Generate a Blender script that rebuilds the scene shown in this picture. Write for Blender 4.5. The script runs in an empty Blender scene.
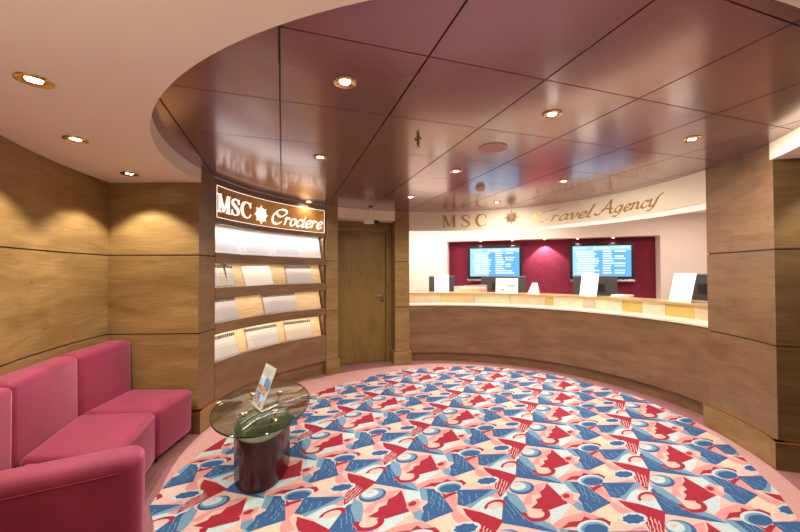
import bpy, bmesh, math, random
from mathutils import Vector, Matrix
random.seed(7)
PI=math.pi
S=bpy.context.scene
COL=S.collection
# ---------------- camera, world, exposure ----------------
F_PX=356.97; PITCH=0.01539; ROLL=-0.00324
cd=bpy.data.cameras.new('camera'); cam=bpy.data.objects.new('camera',cd); COL.objects.link(cam)
cd.sensor_width=36; cd.lens=F_PX/800*36; cd.clip_start=.05
fw=Vector((0,math.cos(PITCH),math.sin(PITCH))); rt=Vector((1,0,0)); up=rt.cross(fw)
r2=rt*math.cos(ROLL)+up*math.sin(ROLL); u2=-rt*math.sin(ROLL)+up*math.cos(ROLL)
m=Matrix((r2,u2,-fw)).transposed().to_4x4(); m.translation=Vector((0,0,1.4)); cam.matrix_world=m
S.camera=cam
w=bpy.data.worlds.new('world'); S.world=w; w.use_nodes=True
w.node_tree.nodes['Background'].inputs[0].default_value=(1,.9,.8,1); w.node_tree.nodes['Background'].inputs[1].default_value=.3
S.view_settings.view_transform='Standard'; S.view_settings.look='None'; S.view_settings.gamma=1
S.view_settings.exposure=.42
def area(loc,size,power,col=(1,.91,.80),rot=(0,0,0),size_y=None,spread=None):
    l=bpy.data.lights.new('area_light','AREA'); l.energy=power; l.color=col; l.size=size
    if size_y: l.shape='RECTANGLE'; l.size_y=size_y
    if spread: l.spread=spread
    o=bpy.data.objects.new('area_light',l); COL.objects.link(o); o.location=loc; o.rotation_euler=rot; return o
def spot(loc,power,ang=110,blend=.6,col=(1,.90,.76),target=None,rad=.03):
    l=bpy.data.lights.new('spot_light','SPOT'); l.energy=power; l.color=col; l.spot_size=math.radians(ang); l.spot_blend=blend; l.shadow_soft_size=rad
    o=bpy.data.objects.new('spot_light',l); COL.objects.link(o); o.location=loc
    if target is not None: o.rotation_euler=(Vector(target)-Vector(loc)).to_track_quat('-Z','Y').to_euler()
    return o
PW_MAIN=52; PW_CREAM=43; PW_SOF=22; PW_NICHE=26
# unseen fill lights added behind the viewer: one overhead, two brightening the cream ceiling
area((.6,-1.3,2.15),1.6,6,size_y=1.0)
area((-1.0,-.5,1.0),.7,19,size_y=.7,rot=(PI,0,0),col=(1,.93,.82))
area((2.9,.4,1.0),.6,7,size_y=.6,rot=(PI,0,0),col=(1,.93,.82))
# area lights at the back office ceiling, out of view
area((1.7,6.02,2.27),1.8,17,col=(1,.95,.88),size_y=.3,rot=(0,0,-.32))
area((4.1,4.6,2.27),1.0,18,col=(1,.90,.80),size_y=.6,rot=(0,0,-.9))
area((.3,6.3,2.27),.4,11,col=(1,.95,.88),size_y=.4)

# ---------------- materials ----------------
def mat(name,base,rough=.5,metal=0,emit=None,es=1,**kw):
    m=bpy.data.materials.new(name); m.use_nodes=True; b=m.node_tree.nodes['Principled BSDF']
    b.inputs['Base Color'].default_value=(*base,1); b.inputs['Roughness'].default_value=rough; b.inputs['Metallic'].default_value=metal
    if emit: b.inputs['Emission Color'].default_value=(*emit,1); b.inputs['Emission Strength'].default_value=es
    for k,v in kw.items(): b.inputs[k.replace('_',' ')].default_value=v
    return m
def noise_mat(name,c1,c2,scale,rough=.8,bump=0,detail=3,coord='Object',stretch=(1,1,1),metal=0,bscale=None,lo=.35,hi=.65,**kw):
    m=mat(name,c1,rough,metal,**kw); nt=m.node_tree; N=nt.nodes; L=nt.links; b=N['Principled BSDF']
    tc=N.new('ShaderNodeTexCoord'); mp=N.new('ShaderNodeMapping'); mp.inputs['Scale'].default_value=stretch
    L.new(tc.outputs[coord],mp.inputs[0])
    n=N.new('ShaderNodeTexNoise'); n.inputs['Scale'].default_value=scale; n.inputs['Detail'].default_value=detail; L.new(mp.outputs[0],n.inputs[0])
    r=N.new('ShaderNodeValToRGB'); r.color_ramp.elements[0].color=(*c1,1); r.color_ramp.elements[1].color=(*c2,1)
    r.color_ramp.elements[0].position=lo; r.color_ramp.elements[1].position=hi
    L.new(n.outputs[0],r.inputs[0]); L.new(r.outputs[0],b.inputs['Base Color'])
    if bump:
        n2=N.new('ShaderNodeTexNoise'); n2.inputs['Scale'].default_value=bscale or scale; L.new(mp.outputs[0],n2.inputs[0])
        bp=N.new('ShaderNodeBump'); bp.inputs['Strength'].default_value=bump; bp.inputs['Distance'].default_value=.01
        L.new(n2.outputs[0],bp.inputs['Height']); L.new(bp.outputs[0],b.inputs['Normal'])
    return m
def wood(name,c1,c2,c3,rough=.38,vert=False):
    m=mat(name,c1,rough); nt=m.node_tree; N=nt.nodes; L=nt.links; b=N['Principled BSDF']
    uv=N.new('ShaderNodeUVMap'); mp=N.new('ShaderNodeMapping'); mp.inputs['Scale'].default_value=(7,1.6,1) if vert else (1.6,7,1)
    L.new(uv.outputs[0],mp.inputs[0])
    n=N.new('ShaderNodeTexNoise'); n.inputs['Scale'].default_value=1.1; n.inputs['Detail'].default_value=5; n.inputs['Roughness'].default_value=.6; n.inputs['Distortion'].default_value=.6
    L.new(mp.outputs[0],n.inputs[0])
    r=N.new('ShaderNodeValToRGB'); e=r.color_ramp.elements; e[0].position=.3; e[0].color=(*c1,1); e[1].position=.72; e[1].color=(*c3,1)
    x=e.new(.5); x.color=(*c2,1)
    L.new(n.outputs[0],r.inputs[0])
    mp2=N.new('ShaderNodeMapping'); mp2.inputs['Scale'].default_value=(60,3,1) if vert else (3,60,1); L.new(uv.outputs[0],mp2.inputs[0])
    n2=N.new('ShaderNodeTexNoise'); n2.inputs['Scale'].default_value=1.5; n2.inputs['Detail'].default_value=3; L.new(mp2.outputs[0],n2.inputs[0])
    mr=N.new('ShaderNodeMapRange'); mr.inputs[1].default_value=.3; mr.inputs[2].default_value=.7; mr.inputs[3].default_value=.80; mr.inputs[4].default_value=1.1
    L.new(n2.outputs[0],mr.inputs[0])
    # small knots
    mp3=N.new('ShaderNodeMapping'); mp3.inputs['Scale'].default_value=(1.8,4,1) if not vert else (4,1.8,1); L.new(uv.outputs[0],mp3.inputs[0])
    v=N.new('ShaderNodeTexVoronoi'); v.inputs['Scale'].default_value=1.3; L.new(mp3.outputs[0],v.inputs[0])
    mr3=N.new('ShaderNodeMapRange'); mr3.inputs[1].default_value=.02; mr3.inputs[2].default_value=.10; mr3.inputs[3].default_value=.72; mr3.inputs[4].default_value=1
    L.new(v.outputs[0],mr3.inputs[0])
    mu=N.new('ShaderNodeMath'); mu.operation='MULTIPLY'; L.new(mr.outputs[0],mu.inputs[0]); L.new(mr3.outputs[0],mu.inputs[1])
    vm=N.new('ShaderNodeVectorMath'); vm.operation='SCALE'; L.new(r.outputs[0],vm.inputs[0]); L.new(mu.outputs[0],vm.inputs['Scale'])
    L.new(vm.outputs[0],b.inputs['Base Color']); return m
WOOD=wood('oak_veneer',(.215,.125,.040),(.285,.175,.062),(.36,.232,.09))
WOODR=wood('oak_veneer_browner_light',(.175,.092,.044),(.22,.122,.060),(.275,.156,.08))  # same veneer as the walls, its different lighting mixed into the brown
DOORW=wood('door_veneer',(.20,.115,.028),(.24,.145,.038),(.28,.175,.05),vert=True)
MAPLE=wood('maple_board',(.68,.45,.24),(.76,.53,.30),(.82,.60,.36))
DARK=mat('dark_joint',(.03,.012,.006),.7)
BRASS=mat('brass',(.72,.47,.18),.25,1)
BRASS_RING=mat('brass_ring',(.78,.52,.24),.15,1)
GOLD=mat('gold_lettering',(.50,.30,.08),.36,.6)
CREAM=noise_mat('cream_ceiling_paint',(.86,.76,.60),(.88,.78,.62),3,.7)
PINKW=mat('pale_pink_paint',(.82,.70,.62),.7)
WHITEP=mat('white_paint',(.90,.87,.84),.6)
MAROON=noise_mat('maroon_fabric_wall',(.14,.004,.025),(.22,.008,.042),40,.85,bump=.2)
PURPLE=mat('rose_metal_panel',(.29,.145,.165),.25,.55,Coat_Weight=.75,Coat_Roughness=.15)
GAP=mat('panel_gap',(.05,.012,.012),.4,.3)
CARP=noise_mat('dusky_pink_carpet',(.25,.10,.105),(.31,.13,.135),60,.95,bump=.5,bscale=300)
CARPL=noise_mat('light_pink_carpet',(.50,.26,.25),(.57,.31,.30),60,.95,bump=.5,bscale=300)
PC=[noise_mat('rug_'+n,c,tuple(min(1,x*1.18) for x in c),90,.95,bump=.4,bscale=300) for n,c in
    [('pale_pink',(.56,.37,.335)),('rose',(.53,.225,.225)),('sky',(.12,.24,.37)),('blue',(.020,.078,.215)),('ice',(.40,.50,.54)),('red',(.27,.006,.024)),('ivory',(.58,.44,.35))]]
FAB=noise_mat('raspberry_velvet',(.20,.007,.042),(.25,.012,.058),5,.7,bump=.12,bscale=500,Sheen_Weight=.65)
FAB.node_tree.nodes['Principled BSDF'].inputs['Sheen Tint'].default_value=(1,.46,.60,1)
FAB.node_tree.nodes['Principled BSDF'].inputs['Sheen Roughness'].default_value=.4
BLACK=mat('black_plastic',(.012,.012,.014),.3)
BLACKM=mat('dark_grey_plastic',(.05,.05,.055),.4)
SILVER=mat('silver',(.6,.6,.6),.25,.9)
CHROME=mat('chrome',(.8,.8,.8),.08,1)
PAPER=mat('white_paper',(.88,.88,.87),.6)
LAMP=mat('lamp_glow',(1,1,1),.5,emit=(1,.88,.66),es=22)
# ---------------- mesh helper ----------------
def WM(o):
    b=Matrix.LocRotScale(o.location,o.rotation_euler,o.scale)
    return b if o.parent is None else WM(o.parent)@o.matrix_parent_inverse@b
class MB:
    def __init__(s): s.v=[];s.f=[];s.m=[];s.uv=[]
    def face(s,pts,mi=0,uv=None):
        i=len(s.v); s.v+= [tuple(p) for p in pts]; s.f.append(tuple(range(i,i+len(pts)))); s.m.append(mi)
        if uv is None:
            a,b,c=Vector(pts[0]),Vector(pts[1]),Vector(pts[2]); n=(b-a).cross(c-b)
            if n.length<1e-12: n=Vector((0,0,1))
            n.normalize()
            if abs(n.z)>.8: uv=[(p[0],p[1]) for p in pts]
            else:
                t=Vector((-n.y,n.x,0)); t.normalize(); uv=[(p[0]*t.x+p[1]*t.y,p[2]) for p in pts]
        s.uv+=list(uv)
    def prism(s,poly,z0,z1,mi=0,side=None,zf=None):
        side=mi if side is None else side; n=len(poly)
        s.face([(x,y,z1) for x,y in poly],mi); s.face([(x,y,z0) for x,y in reversed(poly)],mi)
        for k in range(n):
            a,b=poly[k],poly[(k+1)%n]; s.face([(*a,z0),(*b,z0),(*b,z1),(*a,z1)],side)
    def box(s,c,d,rz=0,mi=0):
        x,y=d[0]/2,d[1]/2; cs,sn=math.cos(rz),math.sin(rz)
        s.prism([(c[0]+a*cs-b*sn,c[1]+a*sn+b*cs) for a,b in((-x,-y),(x,-y),(x,y),(-x,y))],c[2]-d[2]/2,c[2]+d[2]/2,mi)
    def hexa(s,p,mi=0):   # p: 4 bottom, 4 top
        for q in((3,2,1,0),(4,5,6,7),(0,1,5,4),(1,2,6,5),(2,3,7,6),(3,0,4,7)): s.face([p[k] for k in q],mi)
    def arc(s,c,r0,r1,a0,a1,z0,z1,mi=0,n=None,caps=True,z0b=None,z1b=None):
        # r0 inner, r1 outer; degrees; z*b heights at r1
        z0b=z0 if z0b is None else z0b; z1b=z1 if z1b is None else z1b
        n=n or max(2,int(abs(a1-a0)/3)); P=[]
        for k in range(n+1):
            a=math.radians(a0+(a1-a0)*k/n); P.append((math.cos(a),math.sin(a),a))
        X=lambda q,r,z:(c[0]+r*q[0],c[1]+r*q[1],z)
        rm=(r0+r1)/2
        for k in range(n):
            p,q=P[k],P[k+1]; u0,u1=p[2]*rm,q[2]*rm
            s.face([X(q,r0,z0),X(p,r0,z0),X(p,r0,z1),X(q,r0,z1)],mi,[(u1,z0),(u0,z0),(u0,z1),(u1,z1)])
            s.face([X(p,r1,z0b),X(q,r1,z0b),X(q,r1,z1b),X(p,r1,z1b)],mi,[(u0,z0),(u1,z0),(u1,z1),(u0,z1)])
            s.face([X(p,r0,z1),X(p,r1,z1b),X(q,r1,z1b),X(q,r0,z1)],mi,[(u0,r0),(u0,r1),(u1,r1),(u1,r0)])
            s.face([X(q,r0,z0),X(q,r1,z0b),X(p,r1,z0b),X(p,r0,z0)],mi,[(u1,r0),(u1,r1),(u0,r1),(u0,r0)])
        if caps:
            p=P[0]; s.face([X(p,r0,z0),X(p,r1,z0b),X(p,r1,z1b),X(p,r0,z1)],mi)
            p=P[-1]; s.face([X(p,r1,z0b),X(p,r0,z0),X(p,r0,z1),X(p,r1,z1b)],mi)
    def tube(s,pts,r,n=10,mi=0):
        rings=[]
        for k,p in enumerate(pts):
            p=Vector(p); t=(Vector(pts[min(k+1,len(pts)-1)])-Vector(pts[max(k-1,0)])).normalized()
            a=t.orthogonal() if k==0 else (a-t*a.dot(t)); a.normalize(); b=t.cross(a)
            rr=r if not isinstance(r,(list,tuple)) else r[k]
            rings.append([p+a*math.cos(2*PI*j/n)*rr+b*math.sin(2*PI*j/n)*rr for j in range(n)])
        for k in range(len(rings)-1):
            for j in range(n): s.face([rings[k][j],rings[k][(j+1)%n],rings[k+1][(j+1)%n],rings[k+1][j]],mi)
        s.face(rings[0][::-1],mi); s.face(rings[-1],mi)
    def lathe(s,c,prof,n=24,mi=0,sx=1,sy=1,rz=0,mis=None):
        R=[]
        for r,z in prof:
            ring=[]
            for j in range(n):
                a=2*PI*j/n; x,y=r*math.cos(a)*sx,r*math.sin(a)*sy
                ring.append((c[0]+x*math.cos(rz)-y*math.sin(rz),c[1]+x*math.sin(rz)+y*math.cos(rz),c[2]+z))
            R.append(ring)
        for k in range(len(R)-1):
            for j in range(n): s.face([R[k][j],R[k][(j+1)%n],R[k+1][(j+1)%n],R[k+1][j]],mis[k] if mis else mi)
        if prof[0][0]>1e-6: s.face(R[0][::-1],mis[0] if mis else mi)
        if prof[-1][0]>1e-6: s.face(R[-1],mis[-1] if mis else mi)
    def build(s,name,mats,parent=None,smooth=False,bevel=0,seg=2,merge=True):
        me=bpy.data.meshes.new(name); me.from_pydata(s.v,[],s.f); me.update()
        uv=me.uv_layers.new(name='UVMap')
        for i,c in enumerate(s.uv): uv.data[i].uv=c
        if not isinstance(mats,(list,tuple)): mats=[mats]
        for q in mats: me.materials.append(q)
        for i,p in enumerate(me.polygons): p.material_index=s.m[i]
        if merge or bevel:
            bm=bmesh.new(); bm.from_mesh(me); bmesh.ops.remove_doubles(bm,verts=bm.verts,dist=1e-5)
            bmesh.ops.recalc_face_normals(bm,faces=bm.faces)
            if bevel:
                ed=[e for e in bm.edges if len(e.link_faces)==2 and e.calc_face_angle(0)>.6]
                bmesh.ops.bevel(bm,geom=ed,offset=bevel,segments=seg,profile=.5,affect='EDGES',clamp_overlap=True)
            bm.to_mesh(me); bm.free()
        if smooth:
            for p in me.polygons: p.use_smooth=True
            try: me.set_sharp_from_angle(angle=math.radians(40))
            except Exception: pass
        o=bpy.data.objects.new(name,me); COL.objects.link(o)
        if parent is not None: o.parent=parent; o.matrix_parent_inverse=WM(parent).inverted()
        return o
def struct(o): o['kind']='structure'; return o
def tag(o,label,cat,group=None):
    o['label']=label; o['category']=cat
    if group: o['group']=group
    return o
def thing(name,label,cat,loc=(0,0,0),rz=0,group=None):
    o=bpy.data.objects.new(name,None); o.empty_display_size=.1; COL.objects.link(o); o.location=loc; o.rotation_euler=(0,0,rz)
    return tag(o,label,cat,group)
O=(.5,3.2)      # centre of the round lobby
R=2.27
def P(r,deg,c=O): a=math.radians(deg); return (c[0]+r*math.cos(a),c[1]+r*math.sin(a))
# ---------------- room shell ----------------
def wall_bands(mb,kind,args,ztop,mi=0,th=.04):
    zs=[(0.195,.856),(.866,1.545),(1.555,ztop)]
    for z0,z1 in zs:
        if kind=='arc': c,r0,r1,a0,a1=args; mb.arc(c,r0,r1,a0,a1,z0,z1,mi)
        else:
            p0,p1,n=args; mb.prism([p0,p1,(p1[0]+n[0]*th,p1[1]+n[1]*th),(p0[0]+n[0]*th,p0[1]+n[1]*th)],z0,z1,mi)
    if kind=='arc':
        c,r0,r1,a0,a1=args; e=.25; s=1 if a1>a0 else -1; q=.008 if r1>r0 else -.008
        mb.arc(c,r0+q,r1,a0+e*s,a1-e*s,0,ztop,1)
    else:
        p0,p1,n=args; a=.008;b=th
        mb.prism([(p0[0]+n[0]*a,p0[1]+n[1]*a),(p1[0]+n[0]*a,p1[1]+n[1]*a),(p1[0]+n[0]*b,p1[1]+n[1]*b),(p0[0]+n[0]*b,p0[1]+n[1]*b)],0,ztop,1)
WM3=[WOOD,DARK,BRASS]
# floor
mb=MB(); mb.box((.8,2.7,-.05),(9.6,10.4,.1)); struct(mb.build('floor',CARP))
# left curved wall
CW=(.822,3.356); RW=3.38
mb=MB(); wall_bands(mb,'arc',(CW,RW,RW+.06,182,203),2.19)
q=P(RW,203,CW); wall_bands(mb,'slab',(q,(q[0],-2.2),(-1,0)),2.19)
struct(mb.build('wall_left',WM3))
mb=MB(); mb.arc(CW,RW-.012,RW+.01,182,203,0,.19,0); mb.arc(CW,RW-.014,RW,182,203,.19,.197,2); struct(mb.build('baseboard_left',WM3))
# flat wood wall behind the sofa end, running radially out from the round lobby
p0=P(R,181.6); p1=P(3.25,181.6); nrm=P(1,91.6,(0,0))
mb=MB(); wall_bands(mb,'slab',(p0,p1,nrm),2.19,th=.05); 
struct(mb.build('wall_corner',WM3))
# curved jamb left of the rack (solid)
mb=MB(); wall_bands(mb,'arc',(O,R,2.62,174.95,181.55),2.31); struct(mb.build('wall_rack_left',[WOODR,DARK,BRASS]))
mb=MB(); mb.arc(O,R-.035,R+.3,174.95,182.4,0,.19,0); mb.arc(O,R-.037,R+.1,174.95,182.45,.19,.197,2)
a=P(R-.035,182.4); b=P(3.25,182.4); mb.prism([a,b,(b[0],b[1]+.05),(a[0],a[1]+.05)],0,.19,0); mb.prism([a,b,(b[0],b[1]+.05),(a[0],a[1]+.05)],.19,.197,2)
struct(mb.build('baseboard_corner',WM3))
# pier between rack and door, column right of the door
mb=MB(); wall_bands(mb,'arc',(O,R,2.66,127.2,131.75),2.31); struct(mb.build('wall_door_left',WM3))
mb=MB(); mb.arc(O,R-.035,2.66,126.9,132.2,0,.19,0); struct(mb.build('baseboard_door_left',WM3))
mb=MB(); wall_bands(mb,'arc',(O,R,2.80,99.1,104.7),2.31); struct(mb.build('wall_door_right',WM3))
mb=MB(); mb.arc(O,R-.045,2.80,98.5,105.4,0,.19,0); struct(mb.build('baseboard_door_right',WM3))
# right pillar and the wall running out from it
mb=MB(); wall_bands(mb,'arc',(O,R,2.75,-16.7,.5),2.31); struct(mb.build('wall_right',[WOODR,DARK,BRASS]))
p0=P(R,343.3); p1=P(4.2,343.3); nrm=P(1,73.3,(0,0)); 
mb=MB(); wall_bands(mb,'slab',(p0,p1,nrm),2.19); struct(mb.build('wall_right_side',WM3))
mb=MB(); mb.arc(O,R-.035,2.6,-17.6,1.1,0,.19,0); mb.arc(O,R-.038,R+.03,-17.7,1.2,.19,.197,2)
a=P(R-.035,342.4); b=P(4.2,342.4); mb.prism([a,b,(b[0]+.01,b[1]+.05),(a[0]+.01,a[1]+.05)],0,.19,0); mb.prism([a,b,(b[0]+.01,b[1]+.05),(a[0]+.01,a[1]+.05)],.19,.197,2)
struct(mb.build('baseboard_right',WM3))
# walls behind the viewer
mb=MB(); mb.box((1,-2.25,1.1),(6.8,.1,2.2)); struct(mb.build('wall_rear',CREAM))
mb=MB(); mb.box((4.45,-.1,1.1),(.1,4.3,2.2)); struct(mb.build('wall_far_right',WOOD))
# ceilings
mb=MB(); mb.arc(O,2.25,6.2,181.7,343.2,2.19,2.33,0,n=80); struct(mb.build('ceiling_outer',CREAM,smooth=True))
def clip(poly,cl):
    out=poly
    for k in range(len(cl)):
        a,b=cl[k],cl[(k+1)%len(cl)]; inp=out; out=[]
        if not inp: break
        f=lambda p:(b[0]-a[0])*(p[1]-a[1])-(b[1]-a[1])*(p[0]-a[0])
        for i in range(len(inp)):
            p,q=inp[i-1],inp[i]; fp,fq=f(p),f(q)
            if (fp>=0)!=(fq>=0):
                t=fp/(fp-fq); out.append((p[0]+(q[0]-p[0])*t,p[1]+(q[1]-p[1])*t))
            if fq>=0: out.append(q)
    return out
circ=[P(2.268,360*k/120) for k in range(120)]
ya=math.radians(18.251); gx0,gy0=-.0211,2.3055
def grid(i,j):
    x,y=gx0+i,gy0+j; return (.6*(x*math.cos(ya)-y*math.sin(ya)),.6*(x*math.sin(ya)+y*math.cos(ya)))
mb=MB(); g1,g2=.0075,.0055
for i in range(-6,9):
    for j in range(-6,9):
        q=[grid(i+g1,j+g2),grid(i+1-g1,j+g2),grid(i+1-g1,j+1-g2),grid(i+g1,j+1-g2)]
        c=clip(q,circ)
        if len(c)>2: mb.prism(c,2.31,2.322,0)
mb.prism([P(2.30,360*k/90) for k in range(90)],2.324,2.34,1)
struct(mb.build('ceiling',[PURPLE,GAP],merge=False))
mb=MB()
mb.prism([(-.2,5.5),(.3,5.9),(1.2,5.85),(2.1,5.4),(2.8,4.6),(3.12,3.9),(3.2,3.1),(5.4,3.1),(5.4,5.5),(-.2,7.4)],2.30,2.34); struct(mb.build('ceiling_office',WHITEP))
# reception fascia + white soffit, door fascia
mb=MB(); mb.arc(O,R,R+.03,.5,99.1,2.02,2.31,0,n=60); struct(mb.build('trim_1',CREAM,smooth=True))
mb=MB(); mb.arc(O,R+.03,2.66,.5,99.1,2.021,2.05,0,n=60); mb.arc(O,2.63,2.66,.5,99.1,2.05,2.30,0,n=60); struct(mb.build('trim_2',WHITEP,smooth=True))
mb=MB(); mb.arc(O,R,R+.03,104.7,127.2,2.17,2.31,0); mb.arc(O,R+.03,2.72,104.7,127.2,2.17,2.19,0); struct(mb.build('trim_3',CREAM,smooth=True))
# door wall, frame, leaf
D0=Vector((-1.22,5.247)); D1=Vector((0.02,5.695)); dt=(D1-D0).normalized(); dn=Vector((-dt.y,dt.x))
def dq(a,b,n0,n1): return [tuple(D0+dt*a+dn*n0),tuple(D0+dt*b+dn*n0),tuple(D0+dt*b+dn*n1),tuple(D0+dt*a+dn*n1)]
sl=.20; sr=(Vector((-.222,5.608))-D0).dot(dt)
mb=MB(); mb.prism(dq(-.02,sl-.05,0,.1),0,2.17); mb.prism(dq(sr+.05,1.34,0,.1),0,2.17); mb.prism(dq(sl-.05,sr+.05,0,.1),2.08,2.17)
struct(mb.build('wall_door',DOORW))
d1=bpy.data.objects.new('door_1',None); COL.objects.link(d1); c=D0+dt*((sl+sr)/2); d1.location=(c.x,c.y,0); struct(d1)
mb=MB(); mb.prism(dq(sl-.05,sl,-.02,.1),0,2.08); mb.prism(dq(sr,sr+.05,-.02,.1),0,2.08); mb.prism(dq(sl,sr,-.02,.1),2.035,2.08); mb.build('door_frame',DOORW,d1,bevel=.004)
mb=MB(); mb.prism(dq(sl+.003,sr-.003,.015,.06),.008,2.03); leaf=mb.build('door_leaf',DOORW,d1,bevel=.002)
mb=MB(); hp=D0+dt*(sr-.055)
def h3(a,n,z): v=D0+dt*a+dn*n; return (v.x,v.y,z)
mb.tube([h3(sr-.055,.015,1.03),h3(sr-.055,-.035,1.03)],.011); mb.tube([h3(sr-.055,-.035,1.03),h3(sr-.17,-.037,1.032)],.009)
mb.tube([h3(sr-.055,.016,1.03),h3(sr-.055,.008,1.03)],.026,16); mb.tube([h3(sr-.055,.016,.955),h3(sr-.055,.006,.955)],.024,16)
mb.build('door_handle',CHROME,leaf,smooth=True)
# office back wall with recessed maroon bay
W0=Vector((0,7.15)); T=Vector((.9496,-.3134)).normalized(); Nb=Vector((.3134,.9496)).normalized()  # Nb points away from the viewer
def wq(s0,s1,n0,n1): return [tuple(W0+T*s0+Nb*n0),tuple(W0+T*s1+Nb*n0),tuple(W0+T*s1+Nb*n1),tuple(W0+T*s0+Nb*n1)]
def w3(s,n,z): v=W0+T*s+Nb*n; return (v.x,v.y,z)
NL,NR,NZ=.953,4.43,1.972
mb=MB(); mb.prism(wq(-.25,NL,0,.3),0,2.3); mb.prism(wq(NR,5.75,0,.3),0,2.3); mb.prism(wq(NL,NR,0,.3),NZ,2.3); mb.prism(wq(NL,NR,0,.3),0,.85)
struct(mb.build('wall_back',PINKW,bevel=0,merge=False))
mb=MB(); mb.prism(wq(NL,NR,.218,.3),.85,NZ); struct(mb.build('wall_niche',MAROON))
mb=MB(); mb.prism([(-.02,5.95),(.0,5.95),(.0,7.2),(-.05,7.2)],0,2.3); struct(mb.build('wall_office_left',WHITEP))
mb=MB(); mb.prism([(3.24,3.1),(5.4,3.1),(5.4,5.6),(5.3,5.6),(5.3,3.2),(3.24,3.2)],0,2.3); struct(mb.build('wall_office_right',PINKW))

# ---------------- carpet inlay ----------------
RUG=[(-1.5,2.15),(-1.54,2.34),(-1.56,2.52),(-1.53,2.82),(-1.42,3.3),(-1.2,3.86),(-.99,4.16),(-.70,4.46),(-.30,4.82),(-.12,5.03),(.2,5.19),(1.02,5.27),(1.53,5.16),(2.12,4.78),(2.61,4.01),(2.72,3.4),(2.62,2.84),(2.38,2.28),(2.21,2.0),(1.9,1.62),(1.4,1.27),(.8,1.08),(.2,1.10),(-.4,1.3),(-.9,1.6),(-1.3,1.92)]
def hull(pts):
    pts=sorted(pts); 
    def half(p):
        h=[]
        for q in p:
            while len(h)>1 and (h[-1][0]-h[-2][0])*(q[1]-h[-2][1])-(h[-1][1]-h[-2][1])*(q[0]-h[-2][0])<=0: h.pop()
            h.append(q)
        return h[:-1]
    return half(pts)+half(pts[::-1])
RH=hull(RUG)
mb=MB(); bd=[P(2.17 if 95<k*4<140 else 2.225,k*4) for k in range(90)]
mb.prism(bd,.0005,.004,7)
mb.prism(RH,.004,.005,0)
U=Vector((.733,-.370)); V=Vector((.222,.440)); C0=Vector((1.2469,2.6746))
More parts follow.
